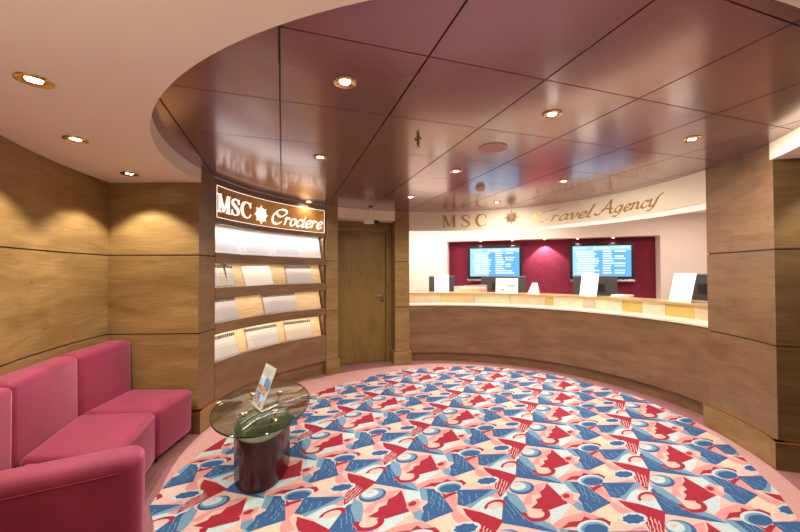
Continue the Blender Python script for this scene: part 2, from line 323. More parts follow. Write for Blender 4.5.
PAT=[
 (1,1,[(-0.235,0.066),(-0.157,0.182),(-0.184,-0.105),(-0.231,-0.177),(-0.220,-0.365),(-0.286,-0.420),(-0.263,-0.170)]),
 (6,1,[(0.217,-0.003),(0.342,0.119),(0.362,-0.067),(0.277,-0.393),(0.188,-0.269)]),
 (1,1,[(-0.086,-0.704),(-0.032,-0.493),(0.038,-0.365),(0.118,-0.239),(0.189,-0.240),(0.235,-0.271),(0.094,-0.423),(-0.012,-0.665)]),
 (4,1,[(-0.104,-0.375),(0.016,-0.151),(0.036,-0.153),(-0.024,-0.486),(-0.076,-0.620),(-0.103,-0.482)]),
 (4,1,[(-0.125,0.208),(-0.018,0.334),(0.042,0.117),(0.044,-0.127),(0.016,-0.151),(-0.061,-0.003)]),
 (4,1,[(0.537,0.756),(0.587,0.775),(0.618,0.492),(0.609,0.192),(0.519,0.203),(0.459,0.249),(0.388,0.235),(0.438,0.445),(0.500,0.601)]),
 (1,1,[(0.222,0.480),(0.276,0.359),(0.307,0.135),(0.386,0.056),(0.445,0.002),(0.379,-0.082),(0.319,-0.042),(0.261,0.130),(0.197,0.266)]),
 (1,1,[(0.365,-0.373),(0.461,-0.212),(0.538,-0.323),(0.558,-0.417),(0.474,-0.447),(0.398,-0.440)]),
 (3,2,[(-0.379,-0.854),(-0.418,-0.379),(-0.386,-0.286),(-0.286,-0.420),(-0.190,-0.612),(-0.089,-0.614),(-0.019,-0.733),(-0.118,-0.774),(-0.212,-0.798)]),
 (2,3,[(-0.417,-0.228),(-0.333,-0.256),(-0.270,-0.400),(-0.236,-0.532),(-0.166,-0.581),(-0.089,-0.619),(-0.026,-0.729),(-0.120,-0.711),(-0.202,-0.690),(-0.295,-0.533),(-0.380,-0.401)]),
 (3,2,[(-0.226,0.001),(-0.228,-0.055),(-0.241,-0.112),(-0.262,-0.163),(-0.289,-0.203),(-0.319,-0.228),(-0.348,-0.234),(-0.373,-0.221),(-0.392,-0.190),(-0.402,-0.145),(-0.401,-0.090),(-0.389,-0.031),(-0.368,0.023),(-0.340,0.066),(-0.308,0.091),(-0.278,0.097),(-0.252,0.082),(-0.234,0.048)]),
 (2,3,[(-0.250,0.002),(-0.252,-0.041),(-0.263,-0.086),(-0.280,-0.128),(-0.303,-0.160),(-0.329,-0.181),(-0.353,-0.188),(-0.375,-0.179),(-0.390,-0.156),(-0.398,-0.120),(-0.397,-0.077),(-0.387,-0.031),(-0.369,0.012),(-0.345,0.046),(-0.319,0.068),(-0.294,0.074),(-0.272,0.064),(-0.257,0.039)]),
 (4,4,[(-0.286,-0.013),(-0.287,-0.046),(-0.295,-0.081),(-0.308,-0.112),(-0.325,-0.137),(-0.344,-0.152),(-0.362,-0.157),(-0.378,-0.149),(-0.390,-0.131),(-0.396,-0.104),(-0.395,-0.071),(-0.387,-0.036),(-0.374,-0.004),(-0.357,0.022),(-0.338,0.038),(-0.319,0.042),(-0.303,0.034),(-0.291,0.015)]),
 (0,5,[(-0.325,-0.023),(-0.328,-0.047),(-0.339,-0.070),(-0.355,-0.083),(-0.368,-0.080),(-0.374,-0.064),(-0.371,-0.040),(-0.360,-0.017),(-0.344,-0.005),(-0.331,-0.007)]),
 (5,2,[(-0.148,0.189),(0.016,-0.144),(-0.097,-0.375),(-0.219,-0.440),(-0.185,-0.304),(-0.199,-0.238),(-0.164,-0.156),(-0.183,-0.062),(-0.152,0.062)]),
 (0,3,[(-0.122,-0.480),(-0.124,-0.512),(-0.134,-0.546),(-0.149,-0.578),(-0.168,-0.604),(-0.188,-0.621),(-0.208,-0.627),(-0.225,-0.622),(-0.237,-0.606),(-0.243,-0.580),(-0.241,-0.548),(-0.232,-0.513),(-0.217,-0.481),(-0.197,-0.454),(-0.176,-0.436),(-0.155,-0.430),(-0.138,-0.436),(-0.126,-0.453)]),
 (5,4,[(-0.271,-0.565),(-0.271,-0.611),(-0.262,-0.648),(-0.246,-0.674),(-0.224,-0.685),(-0.198,-0.682),(-0.170,-0.664),(-0.144,-0.634),(-0.120,-0.593),(-0.103,-0.546),(-0.092,-0.497),(-0.090,-0.450),(-0.096,-0.409),(-0.111,-0.380),(-0.133,-0.365),(-0.152,-0.441),(-0.139,-0.447),(-0.130,-0.461),(-0.127,-0.482),(-0.128,-0.506),(-0.134,-0.533),(-0.145,-0.559),(-0.159,-0.582),(-0.175,-0.600),(-0.192,-0.611),(-0.207,-0.614),(-0.220,-0.609),(-0.230,-0.596),(-0.235,-0.577),(-0.234,-0.553)]),
 (1,2,[(-0.043,-0.009),(-0.013,0.064),(0.016,0.130),(0.049,0.068),(0.047,-0.035),(0.090,-0.051),(0.048,-0.162),(0.010,-0.117),(-0.020,-0.103)]),
 (5,3,[(0.023,0.019),(0.023,-0.015),(0.008,-0.040),(-0.008,-0.061),(-0.018,-0.044),(-0.028,-0.023),(-0.020,0.013),(-0.009,0.048),(0.007,0.053),(0.022,0.053)]),
 (2,2,[(-0.036,0.327),(0.031,0.374),(0.073,0.226),(0.090,0.136),(0.042,0.123),(0.002,0.225)]),
 (2,2,[(0.044,-0.153),(0.080,-0.046),(0.126,-0.122),(0.158,-0.230),(0.081,-0.228)]),
 (3,3,[(0.022,0.359),(0.097,0.407),(0.172,0.294),(0.296,0.094),(0.215,-0.092),(0.159,-0.229),(0.121,-0.200),(0.107,-0.075),(0.080,-0.007),(0.097,0.101),(0.069,0.209)]),
 (5,2,[(-0.018,0.342),(0.029,0.504),(0.103,0.588),(0.121,0.684),(0.167,0.666),(0.233,0.752),(0.281,0.712),(0.263,0.574),(0.202,0.562),(0.130,0.487),(0.039,0.427)]),
 (4,3,[(0.270,0.596),(0.263,0.541),(0.245,0.484),(0.219,0.431),(0.188,0.388),(0.155,0.361),(0.124,0.352),(0.098,0.362),(0.081,0.390),(0.075,0.434),(0.081,0.489),(0.098,0.547),(0.125,0.602),(0.157,0.647),(0.192,0.676),(0.224,0.685),(0.250,0.673),(0.266,0.641)]),
 (2,4,[(0.263,0.574),(0.257,0.528),(0.242,0.480),(0.219,0.435),(0.193,0.399),(0.164,0.376),(0.138,0.368),(0.116,0.376),(0.102,0.400),(0.097,0.437),(0.102,0.483),(0.117,0.532),(0.139,0.578),(0.167,0.616),(0.196,0.640),(0.223,0.648),(0.245,0.638),(0.259,0.612)]),
 (3,5,[(0.257,0.554),(0.253,0.507),(0.229,0.458),(0.202,0.412),(0.170,0.391),(0.140,0.380),(0.124,0.403),(0.113,0.435),(0.124,0.486),(0.141,0.538),(0.173,0.578),(0.205,0.611),(0.232,0.609),(0.255,0.596)]),
 (5,6,[(0.138,0.374),(0.181,0.345),(0.227,0.447),(0.260,0.460),(0.209,0.325),(0.190,0.246),(0.170,0.314)]),
 (3,2,[(0.240,0.510),(0.491,0.733),(0.414,0.417),(0.371,0.247),(0.297,0.226),(0.276,0.359)]),
 (2,3,[(0.491,0.733),(0.540,0.759),(0.500,0.601),(0.442,0.455),(0.395,0.234),(0.350,0.250),(0.394,0.360),(0.433,0.511)]),
 (0,2,[(0.593,0.451),(0.588,0.420),(0.578,0.388),(0.564,0.359),(0.548,0.336),(0.532,0.323),(0.517,0.320),(0.506,0.328),(0.500,0.347),(0.499,0.373),(0.503,0.404),(0.513,0.437),(0.527,0.466),(0.544,0.490),(0.560,0.503),(0.575,0.506),(0.586,0.497),(0.593,0.478)]),
 (5,3,[(0.486,0.287),(0.480,0.312),(0.478,0.344),(0.481,0.381),(0.488,0.421),(0.500,0.461),(0.515,0.497),(0.532,0.528),(0.550,0.551),(0.568,0.564),(0.584,0.566),(0.598,0.558),(0.608,0.540),(0.613,0.513),(0.614,0.480),(0.594,0.458),(0.593,0.478),(0.588,0.493),(0.581,0.503),(0.572,0.506),(0.560,0.503),(0.548,0.494),(0.535,0.479),(0.523,0.459),(0.513,0.437),(0.505,0.412),(0.500,0.388),(0.498,0.366),(0.500,0.347),(0.504,0.332)]),
 (5,2,[(0.342,0.197),(0.481,0.222),(0.630,0.197),(0.597,-0.099),(0.562,-0.404),(0.535,-0.336),(0.501,-0.260),(0.489,-0.145),(0.484,0.005),(0.446,0.027),(0.388,0.095)]),
 (4,2,[(0.508,-0.045),(0.499,-0.093),(0.482,-0.142),(0.458,-0.188),(0.431,-0.225),(0.402,-0.249),(0.375,-0.257),(0.355,-0.248),(0.342,-0.224),(0.338,-0.186),(0.345,-0.138),(0.362,-0.088),(0.386,-0.040),(0.415,-0.001),(0.445,0.024),(0.472,0.032),(0.493,0.021),(0.506,-0.006)]),
 (3,3,[(0.481,-0.067),(0.485,-0.099),(0.460,-0.140),(0.443,-0.184),(0.415,-0.199),(0.387,-0.230),(0.374,-0.211),(0.350,-0.211),(0.359,-0.169),(0.354,-0.137),(0.379,-0.096),(0.396,-0.050),(0.424,-0.035),(0.454,-0.002),(0.467,-0.023),(0.490,-0.024)]),
 (0,4,[(0.498,-0.057),(0.496,-0.090),(0.502,-0.105),(0.503,-0.132),(0.499,-0.167),(0.503,-0.186),(0.507,-0.205),(0.503,-0.240),(0.504,-0.264),(0.510,-0.251),(0.509,-0.227),(0.513,-0.192),(0.509,-0.172),(0.505,-0.154),(0.509,-0.118),(0.508,-0.092),(0.502,-0.076),(0.505,-0.044)]),
 (0,4,[(0.525,0.006),(0.522,-0.039),(0.527,-0.069),(0.527,-0.107),(0.523,-0.154),(0.526,-0.185),(0.529,-0.217),(0.524,-0.262),(0.525,-0.297),(0.532,-0.286),(0.531,-0.251),(0.535,-0.206),(0.533,-0.174),(0.529,-0.142),(0.534,-0.096),(0.534,-0.057),(0.528,-0.027),(0.531,0.018)]),
 (0,4,[(0.548,-0.015),(0.545,-0.063),(0.550,-0.096),(0.550,-0.138),(0.545,-0.187),(0.549,-0.221),(0.551,-0.256),(0.546,-0.303),(0.547,-0.341),(0.553,-0.330),(0.552,-0.292),(0.557,-0.245),(0.555,-0.210),(0.552,-0.175),(0.556,-0.126),(0.557,-0.084),(0.552,-0.051),(0.555,-0.003)]),
 (0,4,[(0.570,-0.030),(0.566,-0.072),(0.571,-0.101),(0.570,-0.137),(0.564,-0.181),(0.567,-0.211),(0.568,-0.241),(0.563,-0.284),(0.562,-0.317),(0.569,-0.307),(0.569,-0.274),(0.575,-0.231),(0.573,-0.201),(0.570,-0.171),(0.576,-0.127),(0.577,-0.090),(0.573,-0.062),(0.577,-0.020)]),
 (2,4,[(0.077,0.334),(0.078,0.290),(0.090,0.284),(0.095,0.254),(0.093,0.203),(0.103,0.190),(0.112,0.175),(0.110,0.124),(0.115,0.099),(0.119,0.111),(0.113,0.136),(0.115,0.187),(0.107,0.203),(0.097,0.216),(0.099,0.267),(0.094,0.297),(0.082,0.303),(0.081,0.347)]),
 (2,4,[(0.113,0.335),(0.112,0.284),(0.123,0.263),(0.127,0.223),(0.123,0.167),(0.132,0.140),(0.139,0.112),(0.135,0.058),(0.140,0.023),(0.144,0.032),(0.139,0.067),(0.143,0.121),(0.136,0.150),(0.127,0.176),(0.131,0.232),(0.127,0.272),(0.116,0.294),(0.117,0.345)]),
 (2,4,[(0.148,0.305),(0.149,0.256),(0.162,0.244),(0.167,0.209),(0.166,0.153),(0.176,0.135),(0.185,0.114),(0.184,0.059),(0.190,0.029),(0.193,0.041),(0.187,0.070),(0.189,0.125),(0.180,0.147),(0.170,0.165),(0.171,0.221),(0.166,0.257),(0.153,0.268),(0.152,0.318)]),
 (2,4,[(0.179,0.273),(0.181,0.227),(0.194,0.221),(0.200,0.189),(0.200,0.135),(0.210,0.122),(0.220,0.105),(0.219,0.051),(0.226,0.025),(0.229,0.038),(0.223,0.064),(0.223,0.118),(0.214,0.134),(0.203,0.148),(0.204,0.202),(0.198,0.234),(0.185,0.240),(0.182,0.287)]),
 (2,4,[(0.125,-0.040),(0.128,-0.073),(0.140,-0.063),(0.145,-0.080),(0.146,-0.122),(0.156,-0.120),(0.164,-0.122),(0.165,-0.164),(0.171,-0.177),(0.174,-0.164),(0.168,-0.151),(0.167,-0.109),(0.159,-0.107),(0.149,-0.108),(0.148,-0.066),(0.142,-0.049),(0.131,-0.059),(0.128,-0.026)]),
 (2,4,[(-0.400,-0.455),(-0.388,-0.488),(-0.374,-0.502),(-0.362,-0.528),(-0.352,-0.564),(-0.339,-0.581),(-0.327,-0.599),(-0.317,-0.635),(-0.305,-0.657),(-0.304,-0.647),(-0.315,-0.624),(-0.325,-0.588),(-0.337,-0.570),(-0.350,-0.553),(-0.361,-0.516),(-0.373,-0.490),(-0.387,-0.477),(-0.398,-0.443)]),
 (2,4,[(-0.378,-0.595),(-0.372,-0.619),(-0.362,-0.625),(-0.354,-0.643),(-0.348,-0.671),(-0.339,-0.681),(-0.330,-0.692),(-0.324,-0.720),(-0.316,-0.736),(-0.314,-0.725),(-0.322,-0.710),(-0.328,-0.682),(-0.337,-0.671),(-0.346,-0.661),(-0.352,-0.633),(-0.360,-0.615),(-0.370,-0.608),(-0.377,-0.584)]),
 (2,4,[(-0.353,-0.480),(-0.340,-0.515),(-0.324,-0.530),(-0.310,-0.557),(-0.298,-0.595),(-0.283,-0.613),(-0.269,-0.633),(-0.258,-0.670),(-0.244,-0.694),(-0.243,-0.683),(-0.256,-0.659),(-0.267,-0.622),(-0.282,-0.602),(-0.296,-0.584),(-0.308,-0.546),(-0.322,-0.519),(-0.338,-0.504),(-0.351,-0.469)]),
 (2,4,[(-0.273,-0.628),(-0.259,-0.649),(-0.243,-0.650),(-0.229,-0.664),(-0.216,-0.689),(-0.201,-0.694),(-0.187,-0.700),(-0.174,-0.725),(-0.160,-0.737),(-0.159,-0.725),(-0.173,-0.714),(-0.186,-0.688),(-0.200,-0.682),(-0.215,-0.677),(-0.228,-0.652),(-0.242,-0.638),(-0.258,-0.637),(-0.272,-0.616)]),
 (2,4,[(0.300,0.345),(0.302,0.324),(0.309,0.337),(0.313,0.328),(0.313,0.300),(0.319,0.306),(0.325,0.309),(0.325,0.280),(0.330,0.275),(0.332,0.289),(0.328,0.295),(0.328,0.324),(0.322,0.320),(0.316,0.314),(0.315,0.343),(0.312,0.352),(0.304,0.339),(0.302,0.359)]),
 (2,4,[(0.337,0.461),(0.339,0.431),(0.348,0.432),(0.353,0.413),(0.353,0.376),(0.360,0.371),(0.367,0.363),(0.367,0.327),(0.372,0.311),(0.375,0.324),(0.370,0.340),(0.370,0.377),(0.363,0.384),(0.356,0.390),(0.356,0.426),(0.351,0.446),(0.342,0.445),(0.340,0.475)]),
 (2,4,[(0.383,0.535),(0.383,0.511),(0.390,0.520),(0.392,0.508),(0.390,0.478),(0.396,0.480),(0.401,0.479),(0.399,0.448),(0.402,0.440),(0.406,0.453),(0.402,0.462),(0.405,0.493),(0.399,0.493),(0.394,0.491),(0.396,0.522),(0.393,0.534),(0.386,0.525),(0.386,0.549)]),
 (2,4,[(0.270,0.476),(0.272,0.455),(0.279,0.470),(0.283,0.462),(0.284,0.433),(0.290,0.440),(0.296,0.444),(0.297,0.415),(0.301,0.410),(0.304,0.425),(0.299,0.430),(0.299,0.460),(0.293,0.455),(0.286,0.448),(0.286,0.477),(0.282,0.486),(0.274,0.471),(0.272,0.492)]),
]
cx=Vector((.58,3.2))
for i in range(-5,6):
    for j in range(-8,9):
        o_=C0+U*i+V*j
        if (o_-cx).length>2.9: continue
        for pn,(col,lay,pts) in enumerate(PAT):
            q=[tuple(o_+U*u+V*v) for u,v in pts]
            ar=sum(q[k-1][0]*q[k][1]-q[k][0]*q[k-1][1] for k in range(len(q)))
            if ar<0: q=q[::-1]
            if max((Vector(p)-cx).length for p in q)>1.75: q=clip(q,RH)
            if len(q)>2: mb.face([(x,y,.005+lay*.0003+pn*.000005) for x,y in q],col)
rug=mb.build('patterned_carpet',PC+[CARPL],merge=False)
tag(rug,'round inlaid carpet with blue, red and cream abstract shapes and a pale pink border','carpet')
# ---------------- reception counter ----------------
LEDGE=mat('honey_ledge',(.40,.27,.13),.3)
ct=thing('reception_counter','long curved wooden reception counter with a glowing glass band','counter',(*P(2.6,50),0))
def onyx(name,c): return noise_mat(name,tuple(x*.62 for x in c),tuple(x*.78 for x in c),6,.25,emit=c,es=.10,coord='Object')
ONY=[onyx('glass_'+n,c) for n,c in [('honey',(.80,.55,.26)),('peach',(.86,.62,.42)),('sage',(.70,.66,.42)),('cream',(.88,.76,.55)),('rose',(.86,.55,.42)),('amber',(.70,.48,.15))]]
STONE=noise_mat('cream_stone',(.80,.70,.55),(.88,.80,.66),8,.22)
mb=MB(); mb.arc(O,2.40,2.46,.7,99.0,.135,.862,0,n=60); mb.build('front_panel',WOODR,ct,smooth=True)
mb=MB(); mb.arc(O,2.44,2.50,.7,99.0,0,.13,0,n=60); mb.build('kick_board',WOODR,ct,smooth=True)
mb=MB(); mb.arc(O,2.385,2.70,.7,98.9,.865,.888,0,n=60); mb.build('lower_ledge',STONE,ct,smooth=True)
edges=[98.6,86.27,74.87,62.9,51.85,49.42,40.61,37.24,29.96,24.84,19.23,12.58,7,.9]
for k in range(len(edges)-1):
    mb=MB(); mb.arc(O,2.672,2.69,edges[k+1]+.06,edges[k]-.06,.89,1.022,0,n=4); mb.build('glass_panel',ONY[[1,0,2,1,5,3,4,3,5,3,5,1,3][k]],ct,smooth=True)
mb=MB(); mb.arc(O,2.64,3.0,.9,98.6,1.024,1.05,0,n=60); mb.build('upper_ledge',LEDGE,ct,smooth=True)
mb=MB(); mb.arc(O,2.94,3.5,3,97,.70,.73,0,n=50); mb.build('desk_top',MAPLE,ct,smooth=True)
mb=MB(); mb.arc(O,2.94,2.97,1,98.4,0,1.022,0,n=50); mb.build('back_panel',WOODR,ct,smooth=True)
# ---------------- lettering ----------------
def catm(p,n=6):
    if len(p)<3: return [tuple(p[0][k]+(p[-1][k]-p[0][k])*t/n for k in range(len(p[0]))) for t in range(n+1)]
    out=[]
    for i in range(len(p)-1):
        a,b,c,d=p[max(i-1,0)],p[i],p[i+1],p[min(i+2,len(p)-1)]
        for t in range(n):
            t/=n; out.append(tuple(.5*(2*b[k]+(c[k]-a[k])*t+(2*a[k]-5*b[k]+4*c[k]-d[k])*t*t+(3*b[k]-a[k]-3*c[k]+d[k])*t**3) for k in range(len(b))))
    out.append(tuple(p[-1])); return out
def L(*p): return ('l',p)
SER={'M':(1.12,[L((.15,0,.08),(.15,1,.08)),L((.90,0,.20),(.90,1,.20)),L((.17,1,.20),(.53,.06,.16)),L((.55,.06,.07),(.87,1,.07)),
          L((0,.02,.045),(.31,.02,.045)),L((.72,.02,.045),(1.08,.02,.045)),L((-.02,.98,.045),(.22,.98,.045)),L((.84,.98,.045),(1.08,.98,.045))]),
     'S':(.72,[('c',[(.60,.78,.05),(.52,.92,.05),(.34,.975,.06),(.15,.88,.12),(.13,.70,.16),(.32,.54,.19),(.52,.40,.18),(.60,.24,.15),(.50,.07,.08),(.30,.025,.05),(.12,.12,.05),(.07,.28,.05)]),L((.62,.70,.05),(.63,1.0,.04)),L((.06,.0,.04),(.07,.32,.05))]),
     'C':(.92,[('c',[(.82,.74,.05),(.74,.90,.06),(.52,.975,.07),(.26,.86,.16),(.13,.5,.2),(.26,.14,.16),(.52,.025,.07),(.74,.09,.05),(.86,.27,.04)]),L((.84,.66,.05),(.85,1.0,.04))])}
SCR={'C':(.98,[[(.88,.62),(1.04,.78),(.98,.93),(.75,1.0),(.45,.92),(.18,.66),(.08,.32),(.22,.04),(.50,.0),(.78,.16)],[(.88,.62),(.66,.50),(.42,.58),(.30,.74)]]),
 'r':(.40,[[(.02,.42),(.13,.5),(.05,0)],[(.08,.28),(.22,.48),(.36,.44)]]),
 'o':(.48,[[(.28,.5),(.1,.38),(.07,.13),(.2,0),(.38,.12),(.42,.37),(.28,.5)]]),
 'c':(.44,[[(.40,.40),(.30,.5),(.12,.38),(.07,.13),(.2,0),(.40,.12)]]),
 'i':(.25,[[(.03,.42),(.13,.5),(.06,.06),(.2,.03)],[(.14,.68),(.18,.70)]]),
 'e':(.44,[[(.1,.20),(.33,.30),(.37,.44),(.25,.5),(.1,.38),(.06,.12),(.2,0),(.42,.13)]]),
 'T':(.85,[[(-.05,.55),(-.12,.78),(.05,.97),(.35,.95),(.7,.97),(1.0,1.08)],[(.48,.93),(.22,.70),(.12,.35),(.26,.02),(.55,.10),(.66,.3)]]),
 'a':(.52,[[(.42,.44),(.28,.5),(.1,.36),(.07,.1),(.2,0),(.36,.18),(.44,.49),(.38,.1),(.52,.05)]]),
 'v':(.46,[[(.0,.42),(.12,.5),(.16,.05),(.2,.02),(.40,.33),(.38,.52)]]),
 'l':(.26,[[(.2,1.02),(.06,.1),(.2,.03)]]),
 ' ':(.5,[]),
 'A':(.90,[[(-.28,.16),(-.12,.02),(.15,.20),(.58,1.08)],[(.58,1.08),(.62,.55),(.70,.04),(.86,.06)],[(.12,.36),(.40,.42),(.78,.36)]]),
 'g':(.54,[[(.42,.44),(.28,.5),(.1,.36),(.07,.12),(.2,.02),(.36,.18),(.44,.49),(.36,-.05),(.2,-.28),(.0,-.22)]]),
 'n':(.54,[[(.02,.44),(.12,.5),(.05,0)],[(.08,.26),(.24,.49),(.38,.42),(.34,.08),(.5,.04)]]),
 'y':(.6,[[(.0,.42),(.12,.5),(.09,.15),(.18,.02),(.40,.18)],[(.72,.78),(.50,.62),(.40,.25),(.25,-.18),(.0,-.25)]])}
def glyph_quads(ch,serif,nib=.105,shear=.22):
    Q=[]
    if serif:
        w,st=SER[ch]
        for kind,p in st:
            p=catm(list(p),6) if kind=='c' else list(p)
            for k in range(len(p)-1):
                def nr(i):
                    a,b=p[max(i-1,0)],p[min(i+1,len(p)-1)]; dx,dy=b[0]-a[0],b[1]-a[1]; l=math.hypot(dx,dy) or 1; return -dy/l,dx/l
                n0,n1=nr(k),nr(k+1); a,b=p[k],p[k+1]
                Q.append([(a[0]+n0[0]*a[2]/2,a[1]+n0[1]*a[2]/2),(a[0]-n0[0]*a[2]/2,a[1]-n0[1]*a[2]/2),(b[0]-n1[0]*b[2]/2,b[1]-n1[1]*b[2]/2),(b[0]+n1[0]*b[2]/2,b[1]+n1[1]*b[2]/2)])
        return w,Q
    w,st=SCR[ch]; nx,ny=nib/2*math.cos(.75),-nib/2*math.sin(.75)*-1
    for p in st:
        p=catm(p,7)
        for a,b in zip(p,p[1:]):
            sx=lambda q:(q[0]+shear*q[1],q[1])
            a,b=sx(a),sx(b); dx,dy=b[0]-a[0],b[1]-a[1]; l=math.hypot(dx,dy) or 1; tx,ty=-dy/l*.018,dx/l*.018
            if tx*nx+ty*ny<0: tx,ty=-tx,-ty
            ux,uy=nx+tx,ny+ty
            Q.append([(a[0]+ux,a[1]+uy),(a[0]-ux,a[1]-uy),(b[0]-ux,b[1]-uy),(b[0]+ux,b[1]+uy)])
    return w,Q
def write(text,serif,a_left,a_right,z,h,r,depth,mtl,parent,track=0,z_slope=0,nib=.105):
    """letters along the inside of the round wall: angles fall from left to right"""
    G=[glyph_quads(c,serif,nib) for c in text]; W=sum(g[0] for g in G)+track*(len(G)-1)
    arc=math.radians(a_left-a_right)*r; k=arc/W; x=0
    for ch,(gw,Q) in zip(text,G):
        if Q:
            mb=MB()
            for q in Q:
                p=[]
                for rr in (r-depth,r-.0005):
                    for (gx,gy) in q:
                        a=a_left-math.degrees((x+gx)*k/r); xy=P(rr,a); p.append((xy[0],xy[1],z+gy*h))
                mb.hexa(p)
            mb.build('letter',mtl,parent,merge=False)
        x+=gw+track
def star(a,z,rad,r,depth,mtl,parent,n=16,name='star',inner=.55):
    mb=MB(); pts=[]
    for k in range(2*n):
        t=2*PI*k/(2*n)+PI/2; rr=rad*((1 if (k//2)%2==0 else .78) if k%2==0 else inner); pts.append((rr*math.cos(t),rr*math.sin(t)))
    f=[];b=[]
    for x,y in pts:
        aa=a-math.degrees(x/r); q=P(r-depth,aa); f.append((q[0],q[1],z+y)); q=P(r-.0005,aa); b.append((q[0],q[1],z+y))
    c=P(r-depth*1.3,a); c=(c[0],c[1],z)
    for k in range(2*n):
        k2=(k+1)%(2*n); mb.face([f[k],f[k2],c]); mb.face([f[k2],f[k],b[k],b[k2]])
    return mb.build(name,mtl,parent,merge=False)
def disc(a,z,rad,r,depth,mtl,parent,name):
    mb=MB(); c0=P(r-depth,a); c1=P(r,a); mb.tube([(c1[0],c1[1],z),(c0[0],c0[1],z)],rad,24); return mb.build(name,mtl,parent)
gs=thing('lettering_sign','gold lettering MSC Travel Agency with compass star on the cream fascia','sign',(*P(R,50),2.02))
write('MSC',True,86.3,69.2,2.072,.185,R,.010,GOLD,gs,track=.30)
star(60.4,2.178,.118,R,.008,mat('aged_gold',(.16,.085,.03),.4,.5),gs,inner=.45); disc(60.4,2.178,.036,R,.014,mat('dark_bronze',(.07,.035,.015),.4,.6),gs,'star_centre')
write('Travel',False,52.5,33.4,2.075,.15,R,.008,GOLD,gs,nib=.10)
write('Agency',False,31.2,13.4,2.085,.15,R,.008,GOLD,gs,nib=.10)
# ---------------- illuminated sign over the brochure rack ----------------
sg=thing('illuminated_sign','bronze mirror sign with white MSC Crociere lettering above the brochure rack','sign',(*P(R,153),1.92))
MIR=mat('bronze_mirror',(.74,.42,.12),.22,.75)
SIGNW=mat('white_lit_acrylic',(1,1,1),.4,emit=(1,.96,.90),es=.8)
mb=MB(); mb.arc(O,R-.004,R+.02,132.35,174.7,1.925,2.24,0,n=40); mb.build('mirror_panel',MIR,sg,smooth=True)
mb=MB(); r_=R-.007
for z0,z1 in((1.927,1.932),(2.233,2.238)): mb.arc(O,r_,R-.003,132.5,174.6,z0,z1,0,n=40)
mb.arc(O,r_,R-.003,132.5,132.62,1.935,2.23); mb.arc(O,r_,R-.003,174.48,174.6,1.935,2.23); mb.build('border_line',SIGNW,sg)
write('MSC',True,174.3,161.0,1.985,.175,R-.004,.008,SIGNW,sg,track=.04)
star(157.2,2.055,.105,R-.004,.008,SIGNW,sg,inner=.66)
write('Crociere',False,153.6,133.6,1.98,.185,R-.004,.008,SIGNW,sg,nib=.10)
# ---------------- brochure rack ----------------
rk=thing('brochure_rack','curved wooden brochure rack built into the wall with four lit display shelves','brochure rack',(*P(R+.1,153),0))
A0,A1=131.95,174.75
def rail(z0,z1,name='rail',dep=.04,r0=R):
    mb=MB(); mb.arc(O,r0,r0+dep,A0,A1,z0,z1,0,n=40); mb.build(name,WOODR,rk,smooth=True)
rail(.178,.53,'front_panel',.05); rail(0,.176,'kick_board',.05,R+.03)
for z0,z1 in((.80,.90),(1.14,1.245),(1.49,1.585)): rail(z0,z1,dep=.03)
rail(1.87,1.922,dep=.03); rail(2.242,2.308,'top_rail',.03)
for z in (.83,1.17,1.52,1.885): 
    mb=MB(); mb.arc(O,R+.03,R+.30,A0,A1,z,z+.016,0,n=40); mb.build('shelf',WOODR,rk)
mb=MB(); mb.arc(O,R+.30,R+.32,A0,A1,.2,2.3,0,n=40); mb.build('rear_panel',MAPLE,rk)
for a in (A0,A1-.5):
    mb=MB(); mb.arc(O,R+.032,R+.298,a,a+.5,.2,2.3,0,n=2); mb.build('side_panel',WOODR,rk)
SH=[(.528,.83),(.898,1.17),(1.243,1.52),(1.583,1.885)]   # display board bottom / top
WBOARD=mat('white_display_board',(.85,.84,.83),.5)
for k,(z0,z1) in enumerate(SH):
    mb=MB(); mb.arc(O,R+.055,R+.075,A0+.9,A1-.55,z0,z1,0,n=40,z0b=z0,z1b=z1)
    # lean the board back: push its top outward
    for i,v in enumerate(mb.v):
        if abs(v[2]-z1)<1e-6:
            d=Vector((v[0]-O[0],v[1]-O[1])); d=d*((d.length+.09)/d.length); mb.v[i]=(O[0]+d.x,O[1]+d.y,v[2])
    mb.build('display_board',MAPLE if k<3 else WBOARD,rk,smooth=True)
# shelf lights (small strips behind the rails)
SHL=[(.80,4.2,(1,.80,.52)),(1.14,2.6,(1,.82,.58)),(1.49,3.0,(1,.86,.64)),(1.868,7.5,(1,.96,.92))]
for z,pw,c in SHL:
    for a in (136.3,144.8,153.3,161.8,170.3):
        x,y=P(R+.045,a); th=math.radians(a)
        o=area((x,y,z-.012),.33,pw*.07,c,size_y=.03,rot=(0,0,th-PI/2))
        o.rotation_euler=(Matrix.Rotation(th-PI/2,4,'Z')@Matrix.Rotation(math.radians(15),4,'X')).to_euler()
